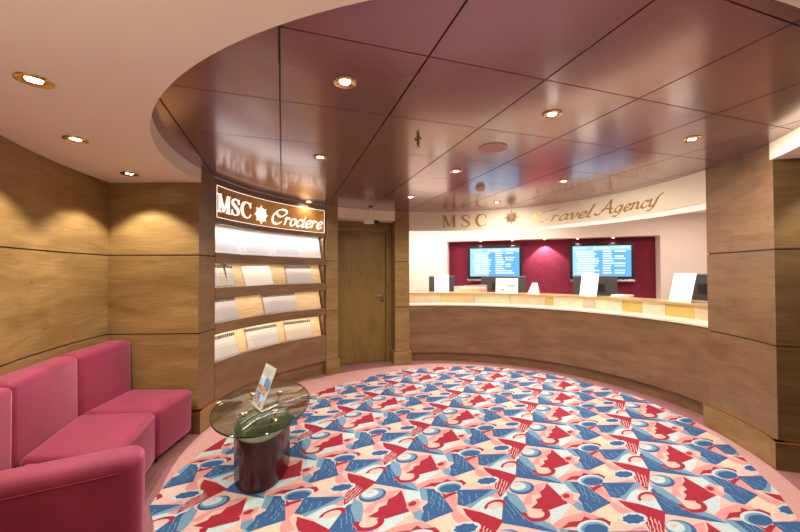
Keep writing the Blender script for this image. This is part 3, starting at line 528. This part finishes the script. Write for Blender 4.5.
# leaflets
COV=[mat('leaflet_cover_'+n,c,.45) for n,c in [('white',(.62,.61,.60)),('lilac',(.54,.50,.53)),('cream',(.64,.58,.48))]]
INK=mat('dark_print',(.035,.022,.03),.5); PHO=noise_mat('leaflet_photo_strip',(.10,.07,.08),(.55,.42,.35),60,.5,lo=.4,hi=.6); GREY=mat('grey_print',(.45,.42,.42),.5)
def make_leaflet(cov):
    t=thing('leaflet','leaflet','leaflet')
    mb=MB(); mb.box((0,0,.125),(.105,.003,.25)); mb.build('cover',cov,t)
    mb=MB()
    for x0,w_ in((-.044,.014),(-.024,.018),(.0,.02),(.022,.016),(.042,.016)): mb.box((x0,-.0024,.222),(w_,.0012,.036))
    mb.build('title_band',INK,t)
    mb=MB(); 
    for q in range(5): mb.box((-.036+q*.018,-.0022,.012),(.013,.0008,.012))
    mb.build('photo_strip',PHO,t)
    mb=MB()
    for q in range(3): mb.box((.0,-.0020,.18-q*.035),(.075,.0006,.006))
    mb.build('text_lines',GREY,t)
    mb=MB(); mb.box((.0515,-.0021,.11),(.0022,.0008,.21)); mb.build('fold_line',GREY,t)
    return t
protos=[make_leaflet(c) for c in COV]; used=[False]*3
def put_leaflet(k,a,z,r,label,group,lean=-.30,skew=0,yaw=0):
    p=protos[k]
    if used[k]:
        o=p.copy(); COL.objects.link(o)
        for ch in list(p.children):
            c=ch.copy(); COL.objects.link(c); c.parent=o
    else: o=p; used[k]=True
    x,y=P(r,a); o.location=(x,y,z); o.rotation_mode='XYZ'
    o.rotation_euler=(Matrix.Rotation(math.radians(a-90)+yaw,4,'Z')@Matrix.Rotation(lean,4,'X')@Matrix.Rotation(skew,4,'Y')).to_euler()
    o['label']=label; o['category']='leaflet'; o['group']=group
GR=[ # shelf, left angle, right angle, cover, where
 (0,172.4,166.0,0,'left end of lowest shelf'),(0,159.2,150.5,0,'middle of lowest shelf'),(0,145.0,138.0,2,'right end of lowest shelf'),
 (1,171.8,165.8,1,'left end of second-lowest shelf'),(1,153.0,143.8,1,'right half of second-lowest shelf'),
 (2,144.6,138.0,1,'right end of third-lowest shelf')]
for sh,a0,a1,cv,where in GR:
    n=max(3,int(round((a0-a1)*.04/.030))+1)
    for k in range(n):
        a=a0+(a1-a0)*k/(n-1)
        put_leaflet(cv,a,SH[sh][0]+.002,R+.036,'slim pale leaflet in the overlapping row, '+where,'overlapping leaflets, '+where,yaw=-.13)
put_leaflet(0,172.0,SH[2][0]+.002,R+.036,'upright leaflet at the far left end of the third-lowest shelf','leaning leaflets third shelf',yaw=-.13)
put_leaflet(2,169.6,SH[2][0]+.002,R+.032,'tilted cream leaflet, second from left on the third-lowest shelf','leaning leaflets third shelf',skew=-.12,yaw=-.05)
put_leaflet(0,167.4,SH[2][0]+.002,R+.028,'white leaflet leaning left against the cream one, third-lowest shelf','leaning leaflets third shelf',skew=.14)
def poster(a,z,r,w_,h_,label,mtl,lean=-.30,skew=0,cat='poster',title=True,photo=False):
    x,y=P(r,a); t=thing('display_poster',label,cat)
    mb=MB(); mb.box((0,0,h_/2),(w_,.004,h_)); mb.build('sheet',mtl,t)
    if title:
        mb=MB()
        for q in range(5): mb.box((-w_*.36+q*w_*.11,-.0027,h_*.88),(w_*.08,.001,h_*.06))
        mb.build('title_text',GREY,t)
    if photo:
        mb=MB(); mb.box((0,-.0027,h_*.38),(w_*.8,.001,h_*.5)); mb.build('pale_picture',mat('pale_picture',(.72,.76,.82),.5),t)
        mb=MB()
        for q in range(9): mb.box((-w_*.4+q*w_*.1,-.0027,h_*.02),(w_*.06,.001,h_*.02))
        mb.build('footer_text',INK,t)
    t.location=(x,y,z); t.rotation_euler=(Matrix.Rotation(math.radians(a-90),4,'Z')@Matrix.Rotation(lean,4,'X')@Matrix.Rotation(skew,4,'Y')).to_euler(); return t
poster(156.2,SH[2][0]+.002,R+.040,.42,.235,'bright white landscape poster in the middle of the third-lowest shelf',PAPER,skew=-.04,lean=-.3)
poster(168.6,SH[3][0]+.002,R+.040,.46,.262,'white poster with small grey title at the left end of the top shelf',PAPER,photo=True)
poster(157.0,SH[3][0]+.002,R+.040,.42,.262,'white poster with pale picture in the middle of the top shelf',PAPER,photo=True)
poster(145.6,SH[3][0]+.002,R+.040,.42,.262,'white poster at the right part of the top shelf',PAPER,photo=True)
# ---------------- sofa ----------------
sf=thing('sofa','raspberry pink velvet curved sofa against the wooden wall on the left','sofa',(-1.9,2.4,0))
def slabq(name,q,z0,z1,bev,seg=5,lean=None,parent=sf,m_=FAB):
    mb=MB(); 
    if lean: # q order: 0,1 front edge; 2,3 rear edge; the top of the front edge moves by lean
        b=[(x,y,z0) for x,y in q]; t=[(x+(lean[0] if k<2 else 0),y+(lean[1] if k<2 else 0),z1) for k,(x,y) in enumerate(q)]; mb.hexa(b+t)
    else: mb.prism(q,z0,z1)
    return mb.build(name,m_,parent,bevel=bev,seg=seg,smooth=True)
slabq('seat_cushion',[(-1.765,3.06),(-1.745,2.575),(-2.26,2.53),(-2.30,3.06)],.05,.412,.045)
slabq('seat_cushion',[(-1.74,2.565),(-1.535,1.925),(-2.035,1.905),(-2.255,2.52)],.05,.415,.045)
slabq('seat_cushion',[(-1.53,1.915),(-1.36,1.63),(-1.785,1.39),(-1.975,1.89)],.05,.412,.04)
slabq('backrest',[(-2.29,3.085),(-2.245,2.53),(-2.415,2.50),(-2.52,3.085)],.10,.822,.042,lean=(-.02,0))
slabq('backrest',[(-2.24,2.52),(-2.04,1.90),(-2.22,1.83),(-2.41,2.49)],.10,.822,.042,lean=(-.015,0))
slabq('backrest',[(-2.015,1.885),(-1.84,1.38),(-2.05,1.28),(-2.20,1.81)],.10,.815,.045)
Ea=Vector((-1.115,1.55)); da=Vector((-.871,-.491)); na=Vector((-.491,.871))
q=[Ea,Ea+da*1.05,Ea+da*1.05+na*.17,Ea+na*.17]
arm=slabq('armrest',[tuple(v) for v in q],.05,.615,.055,seg=6)
# stitched seam along the armrest front
mb=MB(); pts=[]
for k in range(13):
    v=Ea+da*(.07+k*.08)-na*.0005; pts.append((v.x,v.y,.555))
mb.tube(pts,.0018,6); mb.build('stitched_seam',mat('seam_thread',(.30,.02,.05),.8),arm)
for x,y in((-1.85,2.98),(-1.82,2.66),(-1.66,2.1),(-2.15,2.95),(-1.25,1.56),(-1.75,1.28)):
    mb=MB(); mb.lathe((x,y,0),[(.02,0),(.025,.05)],12); mb.build('foot',BLACK,sf)
# ---------------- coffee table ----------------
def glassmat(name,tint,refl=.06):
    m=bpy.data.materials.new(name); m.use_nodes=True; nt=m.node_tree; N=nt.nodes; N.clear(); Lk=nt.links
    o=N.new('ShaderNodeOutputMaterial'); t=N.new('ShaderNodeBsdfTransparent'); t.inputs[0].default_value=(*tint,1)
    g=N.new('ShaderNodeBsdfGlossy'); g.inputs['Roughness'].default_value=.02; g.inputs[0].default_value=(1,1,1,1)
    lw=N.new('ShaderNodeLayerWeight'); pw=N.new('ShaderNodeMath'); pw.operation='POWER'; pw.inputs[1].default_value=4; Lk.new(lw.outputs['Facing'],pw.inputs[0]); ma=N.new('ShaderNodeMath'); ma.operation='MULTIPLY_ADD'; ma.inputs[1].default_value=.8; ma.inputs[2].default_value=.04; Lk.new(pw.outputs[0],ma.inputs[0])
    mx=N.new('ShaderNodeMixShader'); Lk.new(ma.outputs[0],mx.inputs[0]); Lk.new(t.outputs[0],mx.inputs[1]); Lk.new(g.outputs[0],mx.inputs[2]); Lk.new(mx.outputs[0],o.inputs[0]); return m
GL=glassmat('tinted_glass',(.66,.72,.64)); GEDGE=mat('glass_edge',(.012,.03,.022),.08)
ACR=glassmat('clear_acrylic',(.93,.95,.94))
TC=(-1.0,2.62); TR=math.radians(-76.1)
tb=thing('coffee_table','low oval coffee table with glass top on a dark brown drum','table',(*TC,0))
mb=MB(); mb.lathe((*TC,.438),[(0,0),(.556,0),(.562,.003),(.562,.011),(.556,.014),(0,.014)],72,sx=1,sy=.582,rz=TR,mis=[0,1,1,1,0]); mb.build('glass_top',[GL,GEDGE],tb,smooth=True,merge=True)
BROWN=noise_mat('dark_brown_lacquer',(.05,.012,.008),(.06,.016,.010),4,.22)
mb=MB(); mb.lathe((*TC,.004),[(.365,0),(.37,.004),(.37,.318),(.36,.318)],64,sy=.5,rz=TR); mb.build('drum_base',BROWN,tb,smooth=True)
mb=MB(); mb.lathe((*TC,.319),[(.0,0),(.366,0),(.366,.010),(.0,.010)],64,sy=.5,rz=TR); mb.build('base_cap',mat('green_grey_mirror',(.42,.43,.34),.32,.7),tb,smooth=True)
STB=mat('brushed_brass',(.62,.58,.36),.25,1)
for u,v in((.2,.1),(.2,-.1),(-.2,.1),(-.2,-.1)):
    c,s=math.cos(TR),math.sin(TR); X=TC[0]+u*c-v*s; Y=TC[1]+u*s+v*c; X2=TC[0]+u*.75*c-v*.6*s; Y2=TC[1]+u*.75*s+v*.6*c
    mb=MB(); mb.tube([(X2,Y2,.329),(X,Y,.436)],.011,12); so=mb.build('standoff',STB,tb,smooth=True)
    mb=MB(); mb.lathe((X,Y,.4525),[(0,0),(.026,0),(.024,.006),(.008,.010),(0,.010)],20); mb.build('chrome_cap',CHROME,so,smooth=True)
# sign holder on the table
BL=Vector((-1.074,2.574,.4535)); BR=Vector((-.938,2.408,.4535)); ex=(BR-BL).normalized(); ey=Vector((-ex.y,ex.x,0)); wd=.212
hz=math.atan2(ex.y,ex.x); mid=(BL+BR)/2
sh=thing('sign_holder','acrylic stand with a white photo card on the glass table','card holder',tuple(mid))
def loc(x,y,z): return tuple(mid+ex*x+ey*y+Vector((0,0,z)))
ln=.37; hgt=.298
def lp(x,t,off=0): return loc(x,t*math.sin(ln)*1+off*math.cos(ln),t*math.cos(ln)+.002-off*math.sin(ln)*1)
def lean_box(x0,x1,t0,t1,o0,o1,mb): mb.hexa([lp(x0,t0,o0),lp(x1,t0,o0),lp(x1,t0,o1),lp(x0,t0,o1),lp(x0,t1,o0),lp(x1,t1,o0),lp(x1,t1,o1),lp(x0,t1,o1)])
mb=MB(); lean_box(-wd/2,wd/2,0,hgt,0,.002,mb); lean_box(-wd/2,wd/2,0,hgt,.004,.006,mb); mb.hexa([loc(-wd/2,.006,0),loc(wd/2,.006,0),loc(wd/2,.15,0),loc(-wd/2,.15,0),loc(-wd/2,.006,.003),loc(wd/2,.006,.003),loc(wd/2,.15,.003),loc(-wd/2,.15,.003)])
mb.build('acrylic_stand',ACR,sh)
mb=MB(); lean_box(-.102,.102,.004,hgt-.004,.0023,.0037,mb); card=mb.build('white_card',PAPER,sh)
def pic(x0,x1,t0,t1,m_,nm='photo_print',e=.0):
    mb=MB(); lean_box(x0,x1,t0,t1,-.0006-e,-.0001-e,mb); return mb.build(nm,m_,card)
SKY=noise_mat('photo_sky_blue',(.25,.48,.78),(.65,.80,.92),25,.4); TER=noise_mat('photo_terracotta',(.30,.08,.03),(.70,.45,.22),45,.4); SEA=noise_mat('photo_deep_blue',(.04,.12,.33),(.20,.42,.66),30,.4)
pic(-.09,-.002,.135,.21,SKY); pic(.004,.09,.135,.21,SEA); pic(-.09,-.002,.115,.15,TER,e=.0006); pic(.004,.06,.10,.15,TER,e=.0006)
pic(-.09,-.002,.03,.105,SEA); pic(.004,.09,.03,.098,SKY); pic(-.07,-.02,.03,.08,TER,e=.0006); pic(.02,.07,.02,.055,TER,e=.0006)
mb=MB()
for k in range(4): lean_box(-.05+.01*k,.05-.006*k,.265-.013*k,.269-.013*k,-.0006,-.0001,mb)
mb.build('printed_text',GREY,card)
# ---------------- things on the reception counter ----------------
def stand_card(a,label,w_=.215,h_=.315,lean=-.30,r=2.72,text=False,name='sign_card'):
    x,y=P(r,a); t=thing(name,label,'card stand')
    mb=MB(); mb.box((0,0,h_/2),(w_,.004,h_)); cdx=mb.build('white_card',PAPER,t)
    mb=MB(); mb.hexa([(-w_/2,.003,0),(w_/2,.003,0),(w_/2,.11,-.034),(-w_/2,.11,-.034),(-w_/2,.003,.003),(w_/2,.003,.003),(w_/2,.11,-.031),(-w_/2,.11,-.031)]); mb.build('foot',ACR,t)
    if text:
        mb=MB()
        for k in range(7): mb.box((-w_*.36+k*w_*.12,-.0027,h_*.90),(w_*.09,.001,h_*.05))
        for k in range(3): mb.box((w_*.22,-.0027,h_*.62-k*.022),(w_*.32,.001,.011))
        mb.build('printed_text',INK,t)
        mb=MB(); mb.box((-w_*.18,-.0027,h_*.22),(.05,.001,.035)); mb.build('logo_print',mat('orange_print',(.75,.30,.12),.5),t)
    t.location=(x,y,1.0515); t.rotation_euler=(Matrix.Rotation(math.radians(a-90),4,'Z')@Matrix.Rotation(lean,4,'X')).to_euler(); return t
stand_card(16.6,'large blank white card on the counter, nearest the right pillar',w_=.235,h_=.33)
stand_card(39.7,'blank white card on the counter below the right television',w_=.225,h_=.325)
stand_card(86.0,'blank white card at the left end of the counter',w_=.24,h_=.29,lean=-.12)
stand_card(64.2,'white card with printed heading, below the left television',w_=.34,h_=.235,lean=-.12,text=True)
def monitor(a,label,w_=.42,ztop=1.31,r=3.12,turn=0,silver=False):
    x,y=P(r,a); t=thing('computer_monitor',label,'monitor')
    h_=.30; mb=MB(); mb.box((0,0,ztop-.73-h_/2),(w_,.035,h_)); mb.build('casing',BLACKM,t,bevel=.008)
    mb=MB(); mb.box((0,.0185,ztop-.73-h_/2),(w_-.04,.002,h_-.04)); mb.build('screen',mat('monitor_screen',(.03,.04,.06),.2),t)
    mb=MB(); mb.box((0,0,ztop-.73+.006),(w_*.98,.03,.010)); mb.build('top_edge',SILVER,t)
    mb=MB(); mb.box((0,-.0192,ztop-.73-h_*.55),(w_*.5,.002,h_*.4)); mb.build('rear_cover',BLACK,t); mb=MB(); mb.box((0,-.04,.12),(.06,.03,.22)); mb.build('neck',BLACK,t)
    mb=MB(); mb.lathe((0,-.02,0),[(0,0),(.11,0),(.10,.012),(0,.015)],24); mb.build('stand_base',BLACK,t)
    t.location=(x,y,.7305); t.rotation_euler=(0,0,math.radians(a-90)+turn); return t
monitor(85.6,'dark computer monitor at the left end of the counter',w_=.46,turn=.1)
monitor(66.4,'dark computer monitor with silver top edge, behind the printed card',w_=.74,ztop=1.305)
monitor(41.0,'dark computer monitor below the right television',w_=.60,ztop=1.32)
monitor(15.3,'dark computer monitor beside the right pillar, rightmost of the four',w_=.50,ztop=1.355,turn=.15)
BCOL=[(.80,.78,.72),(.72,.70,.45),(.84,.62,.34),(.84,.42,.36),(.82,.74,.62),(.80,.80,.78)]
for k,(a,c,nm) in enumerate([(80.6,5,'white'),(78.9,4,'ivory'),(76.9,1,'olive yellow'),(74.6,2,'orange'),(72.4,3,'coral pink')]):
    x,y=P(2.86,a); t=thing('catalogue',nm+' catalogue standing on the counter, left of the printed card','catalogue')
    mb=MB(); mb.box((0,0,.05+.003*k),(.15 if k>1 else .12,.008,.10+.006*k)); mb.build('cover',mat('cover_'+nm.replace(' ','_'),tuple(x*.62 for x in BCOL[c]),.5),t)
    mb=MB(); mb.box((0,-.0047,.075),(.10,.001,.02)); mb.build('title_text',PAPER if k else GREY,t)
    t.location=(x,y,1.0505); t.rotation_euler=(0,0,math.radians(a-90))
x,y=P(2.76,55.8); t=thing('desk_calendar','small white tent calendar on the counter between the two televisions','calendar')
mb=MB(); mb.hexa([(-.085,-.04,0),(.085,-.04,0),(.085,-.037,0),(-.085,-.037,0),(-.02,-.002,.17),(.055,-.002,.17),(.055,.001,.17),(-.02,.001,.17)]); mb.hexa([(-.085,.037,0),(.085,.037,0),(.085,.04,0),(-.085,.04,0),(-.02,-.001,.17),(.055,-.001,.17),(.055,.002,.17),(-.02,.002,.17)]); mb.build('tent_card',PAPER,t)
mb=MB(); mb.box((.04,-.07,.045),(.08,.003,.09)); mb.build('front_leaf',PAPER,t); t.location=(x,y,1.0505); t.rotation_euler=(0,0,math.radians(55.8-90))
x,y=P(2.84,31.6); t=thing('paper_pile','small pile of white papers lying on the counter below the right television','paper')
for k in range(5):
    mb=MB(); mb.box((random.uniform(-.01,.01),random.uniform(-.01,.01),.004+k*.007),(.21,.15,.005),random.uniform(-.1,.1)); mb.build('sheet',PAPER,t)
mb=MB(); mb.box((.07,0,.038),(.06,.10,.004)); mb.build('folded_note',mat('yellow_note',(.85,.62,.25),.5),t)
t.location=(x,y,1.0505); t.rotation_euler=(0,0,math.radians(31.6-90))
# ---------------- televisions ----------------
SCRN=mat('lit_screen_blue',(.0,.0,.0),.2,emit=(.12,.42,.86),es=1.0)
SCRT=mat('lit_screen_white',(.0,.0,.0),.2,emit=(.80,.93,1.0),es=1.0)
SCRL=mat('lit_screen_pale_blue',(.0,.0,.0),.2,emit=(.34,.66,.95),es=1.0)
random.seed(3)
def tv(s,label):
    o=thing('television',label,'television',w3(s,.15,1.23),math.atan2(T.y,T.x)); 
    def B(x0,x1,z0,z1,n0,n1,mb): mb.prism(wq(s+x0*1.05,s+x1*1.05,n0,n1),1.212+z0*1.075,1.212+z1*1.075)
    mb=MB(); B(-.47,.47,.035,.62,.12,.165,mb); mb.build('casing',BLACK,o,bevel=.006)
    mb=MB(); B(-.425,.425,.085,.575,.1185,.1199,mb); sc=mb.build('screen',SCRN,o)
    mb=MB(); B(-.425,.425,.50,.575,.1165,.1180,mb); B(-.425,-.10,.085,.50,.1165,.1180,mb); mb.build('screen_band',SCRL,sc)
    mb=MB()
    B(-.11,-.07,.515,.555,.1145,.116,mb); B(-.05,.12,.52,.55,.1145,.116,mb); B(-.40,-.22,.53,.55,.1145,.116,mb); B(.2,.4,.535,.555,.1145,.116,mb)
    for r in range(10):
        z=.475-r*.038
        B(-.36+random.uniform(-.03,.02),-.06+random.uniform(-.08,.03),z,z+.020,.1145,.116,mb); B(.02,.16+random.uniform(-.03,.03),z,z+.020,.1145,.116,mb)
        if r%3!=1: B(.19,.30+random.uniform(-.02,.05),z,z+.020,.1145,.116,mb)
    mb.build('timetable_text',SCRT,sc)
    mb=MB(); B(-.47,.47,.0,.034,.105,.15,mb); mb.build('speaker_bar',SILVER,o,bevel=.004)
    mb=MB(); B(-.2,.2,.15,.45,.166,.217,mb); mb.build('wall_mount',BLACK,o)
tv(1.822,'left television with blue timetable screen on the maroon wall')
tv(3.605,'right television with blue timetable screen on the maroon wall')
# ---------------- ceiling fittings ----------------
def downlight(x,y,z,label,group,rad=.055,power=55,cat='ceiling light',ang=165,tilt=None,col=(1,.90,.76),blend=.9):
    o=thing('downlight',label,cat,(x,y,z),0,group)
    mb=MB(); mb.lathe((x,y,z),[(rad,-.001),(rad*.97,-.007),(rad*.80,-.010),(rad*.52,-.003),(rad*.46,-.0005)],32); mb.build('brass_ring',BRASS_RING,o,smooth=True)
    mb=MB(); mb.lathe((x,y,z),[(0,-.005),(rad*.30,-.005),(rad*.44,-.002),(rad*.44,-.0005)],24); mb.build('lamp',LAMP,o,smooth=True)
    spot((x,y,z-.02),power,ang,blend,col,tilt or (x,y,0),rad=.025)
DL=[((-.261,1.699),'bright round ceiling light in the rose panel nearest the viewer'),((-.632,2.817),'brass ceiling light in front of the illuminated brochure sign, above the glass table'),
 ((-1.176,4.609),'small ceiling light close above the right end of the illuminated brochure sign'),((.884,2.056),'brass ceiling light in the lustrous panel right of the round speaker'),
 ((.511,3.225),'ceiling light between the round speaker and the smoke detector'),((.137,4.35),'small ceiling light just before the wooden column right of the door'),
 ((1.662,3.598),'ceiling light in the bluish reflection before the Travel lettering'),((2.023,2.456),'brass ceiling light nearest the right-hand wooden pillar'),((1.279,4.683),'small ceiling light just before the gold star on the fascia')]
for (x,y),l in DL:
    d=Vector((x-O[0],y-O[1])); t=None
    if d.length>1.1 and d.x>-.3: t=(x+d.x/d.length*.6,y+d.y/d.length*.6,1.0)   # eyeball lamps turned towards the fascia
    downlight(x,y,2.31,l,'ceiling lights in the rose metal panels',power=PW_MAIN*(.14 if l.startswith('small ceiling light close') else .55 if 'gold star' in l else 1),tilt=t)
for (x,y),l in [((-1.498,1.452),'largest brass ceiling light in the cream ceiling above the sofa armrest'),((-1.917,2.1),'middle brass ceiling light of the three in the cream ceiling'),((-2.16,2.84),'smallest brass ceiling light in the cream ceiling, near the wall corner')]:
    downlight(x,y,2.19,l,'ceiling lights in the cream ceiling',power=PW_CREAM,rad=.062,ang=105,blend=.35)
spot((2.95,2.2,2.15),PW_CREAM*.8,110,.5); spot((1.2,.5,2.15),PW_CREAM*.6,120,.7)  # spots added out of view, the first to brighten the wall past the pillar
SO=[(91.5,'leftmost','over the left end of the counter'),(78,'second from the left','over the left television'),(64.5,'third from the left','below the gold star'),(51.5,'fourth from left','below Travel'),(38.5,'third from right','right of Travel'),(24.5,'second from the right','below the Agency lettering'),(9.0,'rightmost','beside the pillar')]
for a,nth,wh in SO:
    x,y=P(2.47,a); o=thing('twin_spotlight','%s pair of tiny spotlights in the white soffit, %s'%(nth,wh),'spotlight',(x,y,2.02),0,'twin spotlights in the soffit')
    for d in (-.9,.9):
        X,Y=P(2.47,a+d); mb=MB(); mb.lathe((X,Y,2.0162),[(.026,-.0005),(.025,-.005),(.016,-.006),(.016,-.0005)],16); rg=mb.build('brass_ring',BRASS_RING,o,smooth=True)
        mb=MB(); mb.lathe((X,Y,2.0162),[(0,-.003),(.014,-.003),(.014,-.0005)],12); mb.build('lamp',LAMP,rg)
    X,Y=P(2.47,a); spot((X,Y,1.99),PW_SOF,110,.6,(1,.90,.74),(X,Y,.9),.03)
lb=thing('glowing_soffit_band','curved white soffit strip under the gold-lettered fascia, glow added for brightness','soffit strip',(*P(2.46,50),2.015))
mb=MB(); mb.arc(O,2.305,2.62,.7,98.9,2.0165,2.0205,0,n=60); mb.build('soffit_strip',mat('glowing_soffit_white',(.85,.83,.80),.5,emit=(1,.95,.88),es=.42),lb,smooth=True)  # emission stands in for the brightly lit underside of the soffit
NB=[(481.5,1.57),(511,2.15),(543,2.70),(577,3.24),(613.5,3.78)]
for k,(px,s) in enumerate(NB):
    q=w3(s,.10,NZ); w_=['leftmost','second from left','middle one','second from right','rightmost'][k]
    o=thing('niche_spotlight','tiny spotlight above the maroon wall, %s of the five'%w_,'spotlight',q,0,'spotlights above the televisions')
    mb=MB(); mb.lathe(q,[(.034,-.0005),(.032,-.008),(.022,-.010),(.022,-.0005)],16); mb.build('ring',SILVER,o,smooth=True)
    mb=MB(); mb.lathe(q,[(0,-.012),(.018,-.010),(.020,-.0005)],12); mb.build('lamp',LAMP,o)
    spot((q[0],q[1],q[2]-.03),PW_NICHE*(1.6 if k==2 else .45),100 if k==2 else 60,.3,(1,.90,.80),w3(s+(.05 if k==2 else 0),.16,1.0),.01)
x,y=.69,2.623; o=thing('ceiling_speaker','flat round beige loudspeaker grille in the rose metal ceiling','speaker',(x,y,2.31))
mb=MB(); mb.lathe((x,y,2.3095),[(.105,0),(.103,-.006),(.092,-.008),(.090,-.004)],40); mb.build('rim',mat('beige_plastic',(.62,.36,.28),.45),o,smooth=True)
mb=MB(); mb.lathe((x,y,2.3095),[(0,-.007),(.088,-.005),(.09,-.001)],40); mb.build('grille',noise_mat('beige_grille',(.50,.26,.20),(.62,.36,.28),300,.6),o,smooth=True)
x,y=.877,3.87; o=thing('smoke_detector','small round white smoke detector on the rose metal ceiling near the fascia','smoke detector',(x,y,2.31))
mb=MB(); mb.lathe((x,y,2.3095),[(.055,0),(.055,-.012),(.050,-.020),(0,-.020)],28); mb.build('mounting_ring',mat('ivory_plastic',(.80,.66,.50),.4),o,smooth=True)
mb=MB(); mb.lathe((x,y,2.2895),[(.042,0),(.040,-.022),(.025,-.030),(0,-.030)],28); mb.build('sensor_head',mat('pale_plastic',(.95,.85,.70),.5),o,smooth=True)
x,y=.127,2.44; o=thing('ceiling_sprinkler','small brass fire sprinkler hanging from the rose metal ceiling','sprinkler',(x,y,2.31))
mb=MB(); mb.lathe((x,y,2.3095),[(.028,0),(.026,-.004),(.010,-.006),(.009,-.030),(.014,-.034),(.006,-.040),(.004,-.052)],20); mb.build('body',mat('old_brass',(.30,.20,.08),.35,.9),o,smooth=True)
mb=MB(); mb.lathe((x,y,2.3095),[(0,-.052),(.017,-.053),(.017,-.055),(0,-.055)],16); mb.build('deflector',mat('old_brass_plate',(.30,.20,.08),.35,.9),o)
# camera hanging before the door fascia
C0_=(-.405,5.0); o=thing('security_camera','small white security camera on a bracket hanging before the door lintel','security camera',(C0_[0],C0_[1],2.31))
IV=mat('camera_casing',(.78,.70,.58),.35)
mb=MB(); mb.lathe((C0_[0],C0_[1],2.3095),[(.03,0),(.03,-.012),(.012,-.016),(0,-.016)],18); mb.build('ceiling_plate',BLACK,o,smooth=True)
mb=MB(); mb.tube([(C0_[0],C0_[1],2.295),(C0_[0]-.05,C0_[1],2.20),(C0_[0]-.04,C0_[1],2.12)],.008,10); mb.build('bracket',IV,o,smooth=True)
mb=MB(); mb.box((C0_[0]-.02,C0_[1],2.10),(.15,.07,.06),-.25); mb.build('casing',IV,o,bevel=.008)
mb=MB(); mb.tube([(C0_[0]+.05,C0_[1]-.017,2.095),(C0_[0]+.115,C0_[1]-.033,2.088)],[.026,.022],16); mb.build('lens_hood',BLACK,o,smooth=True)
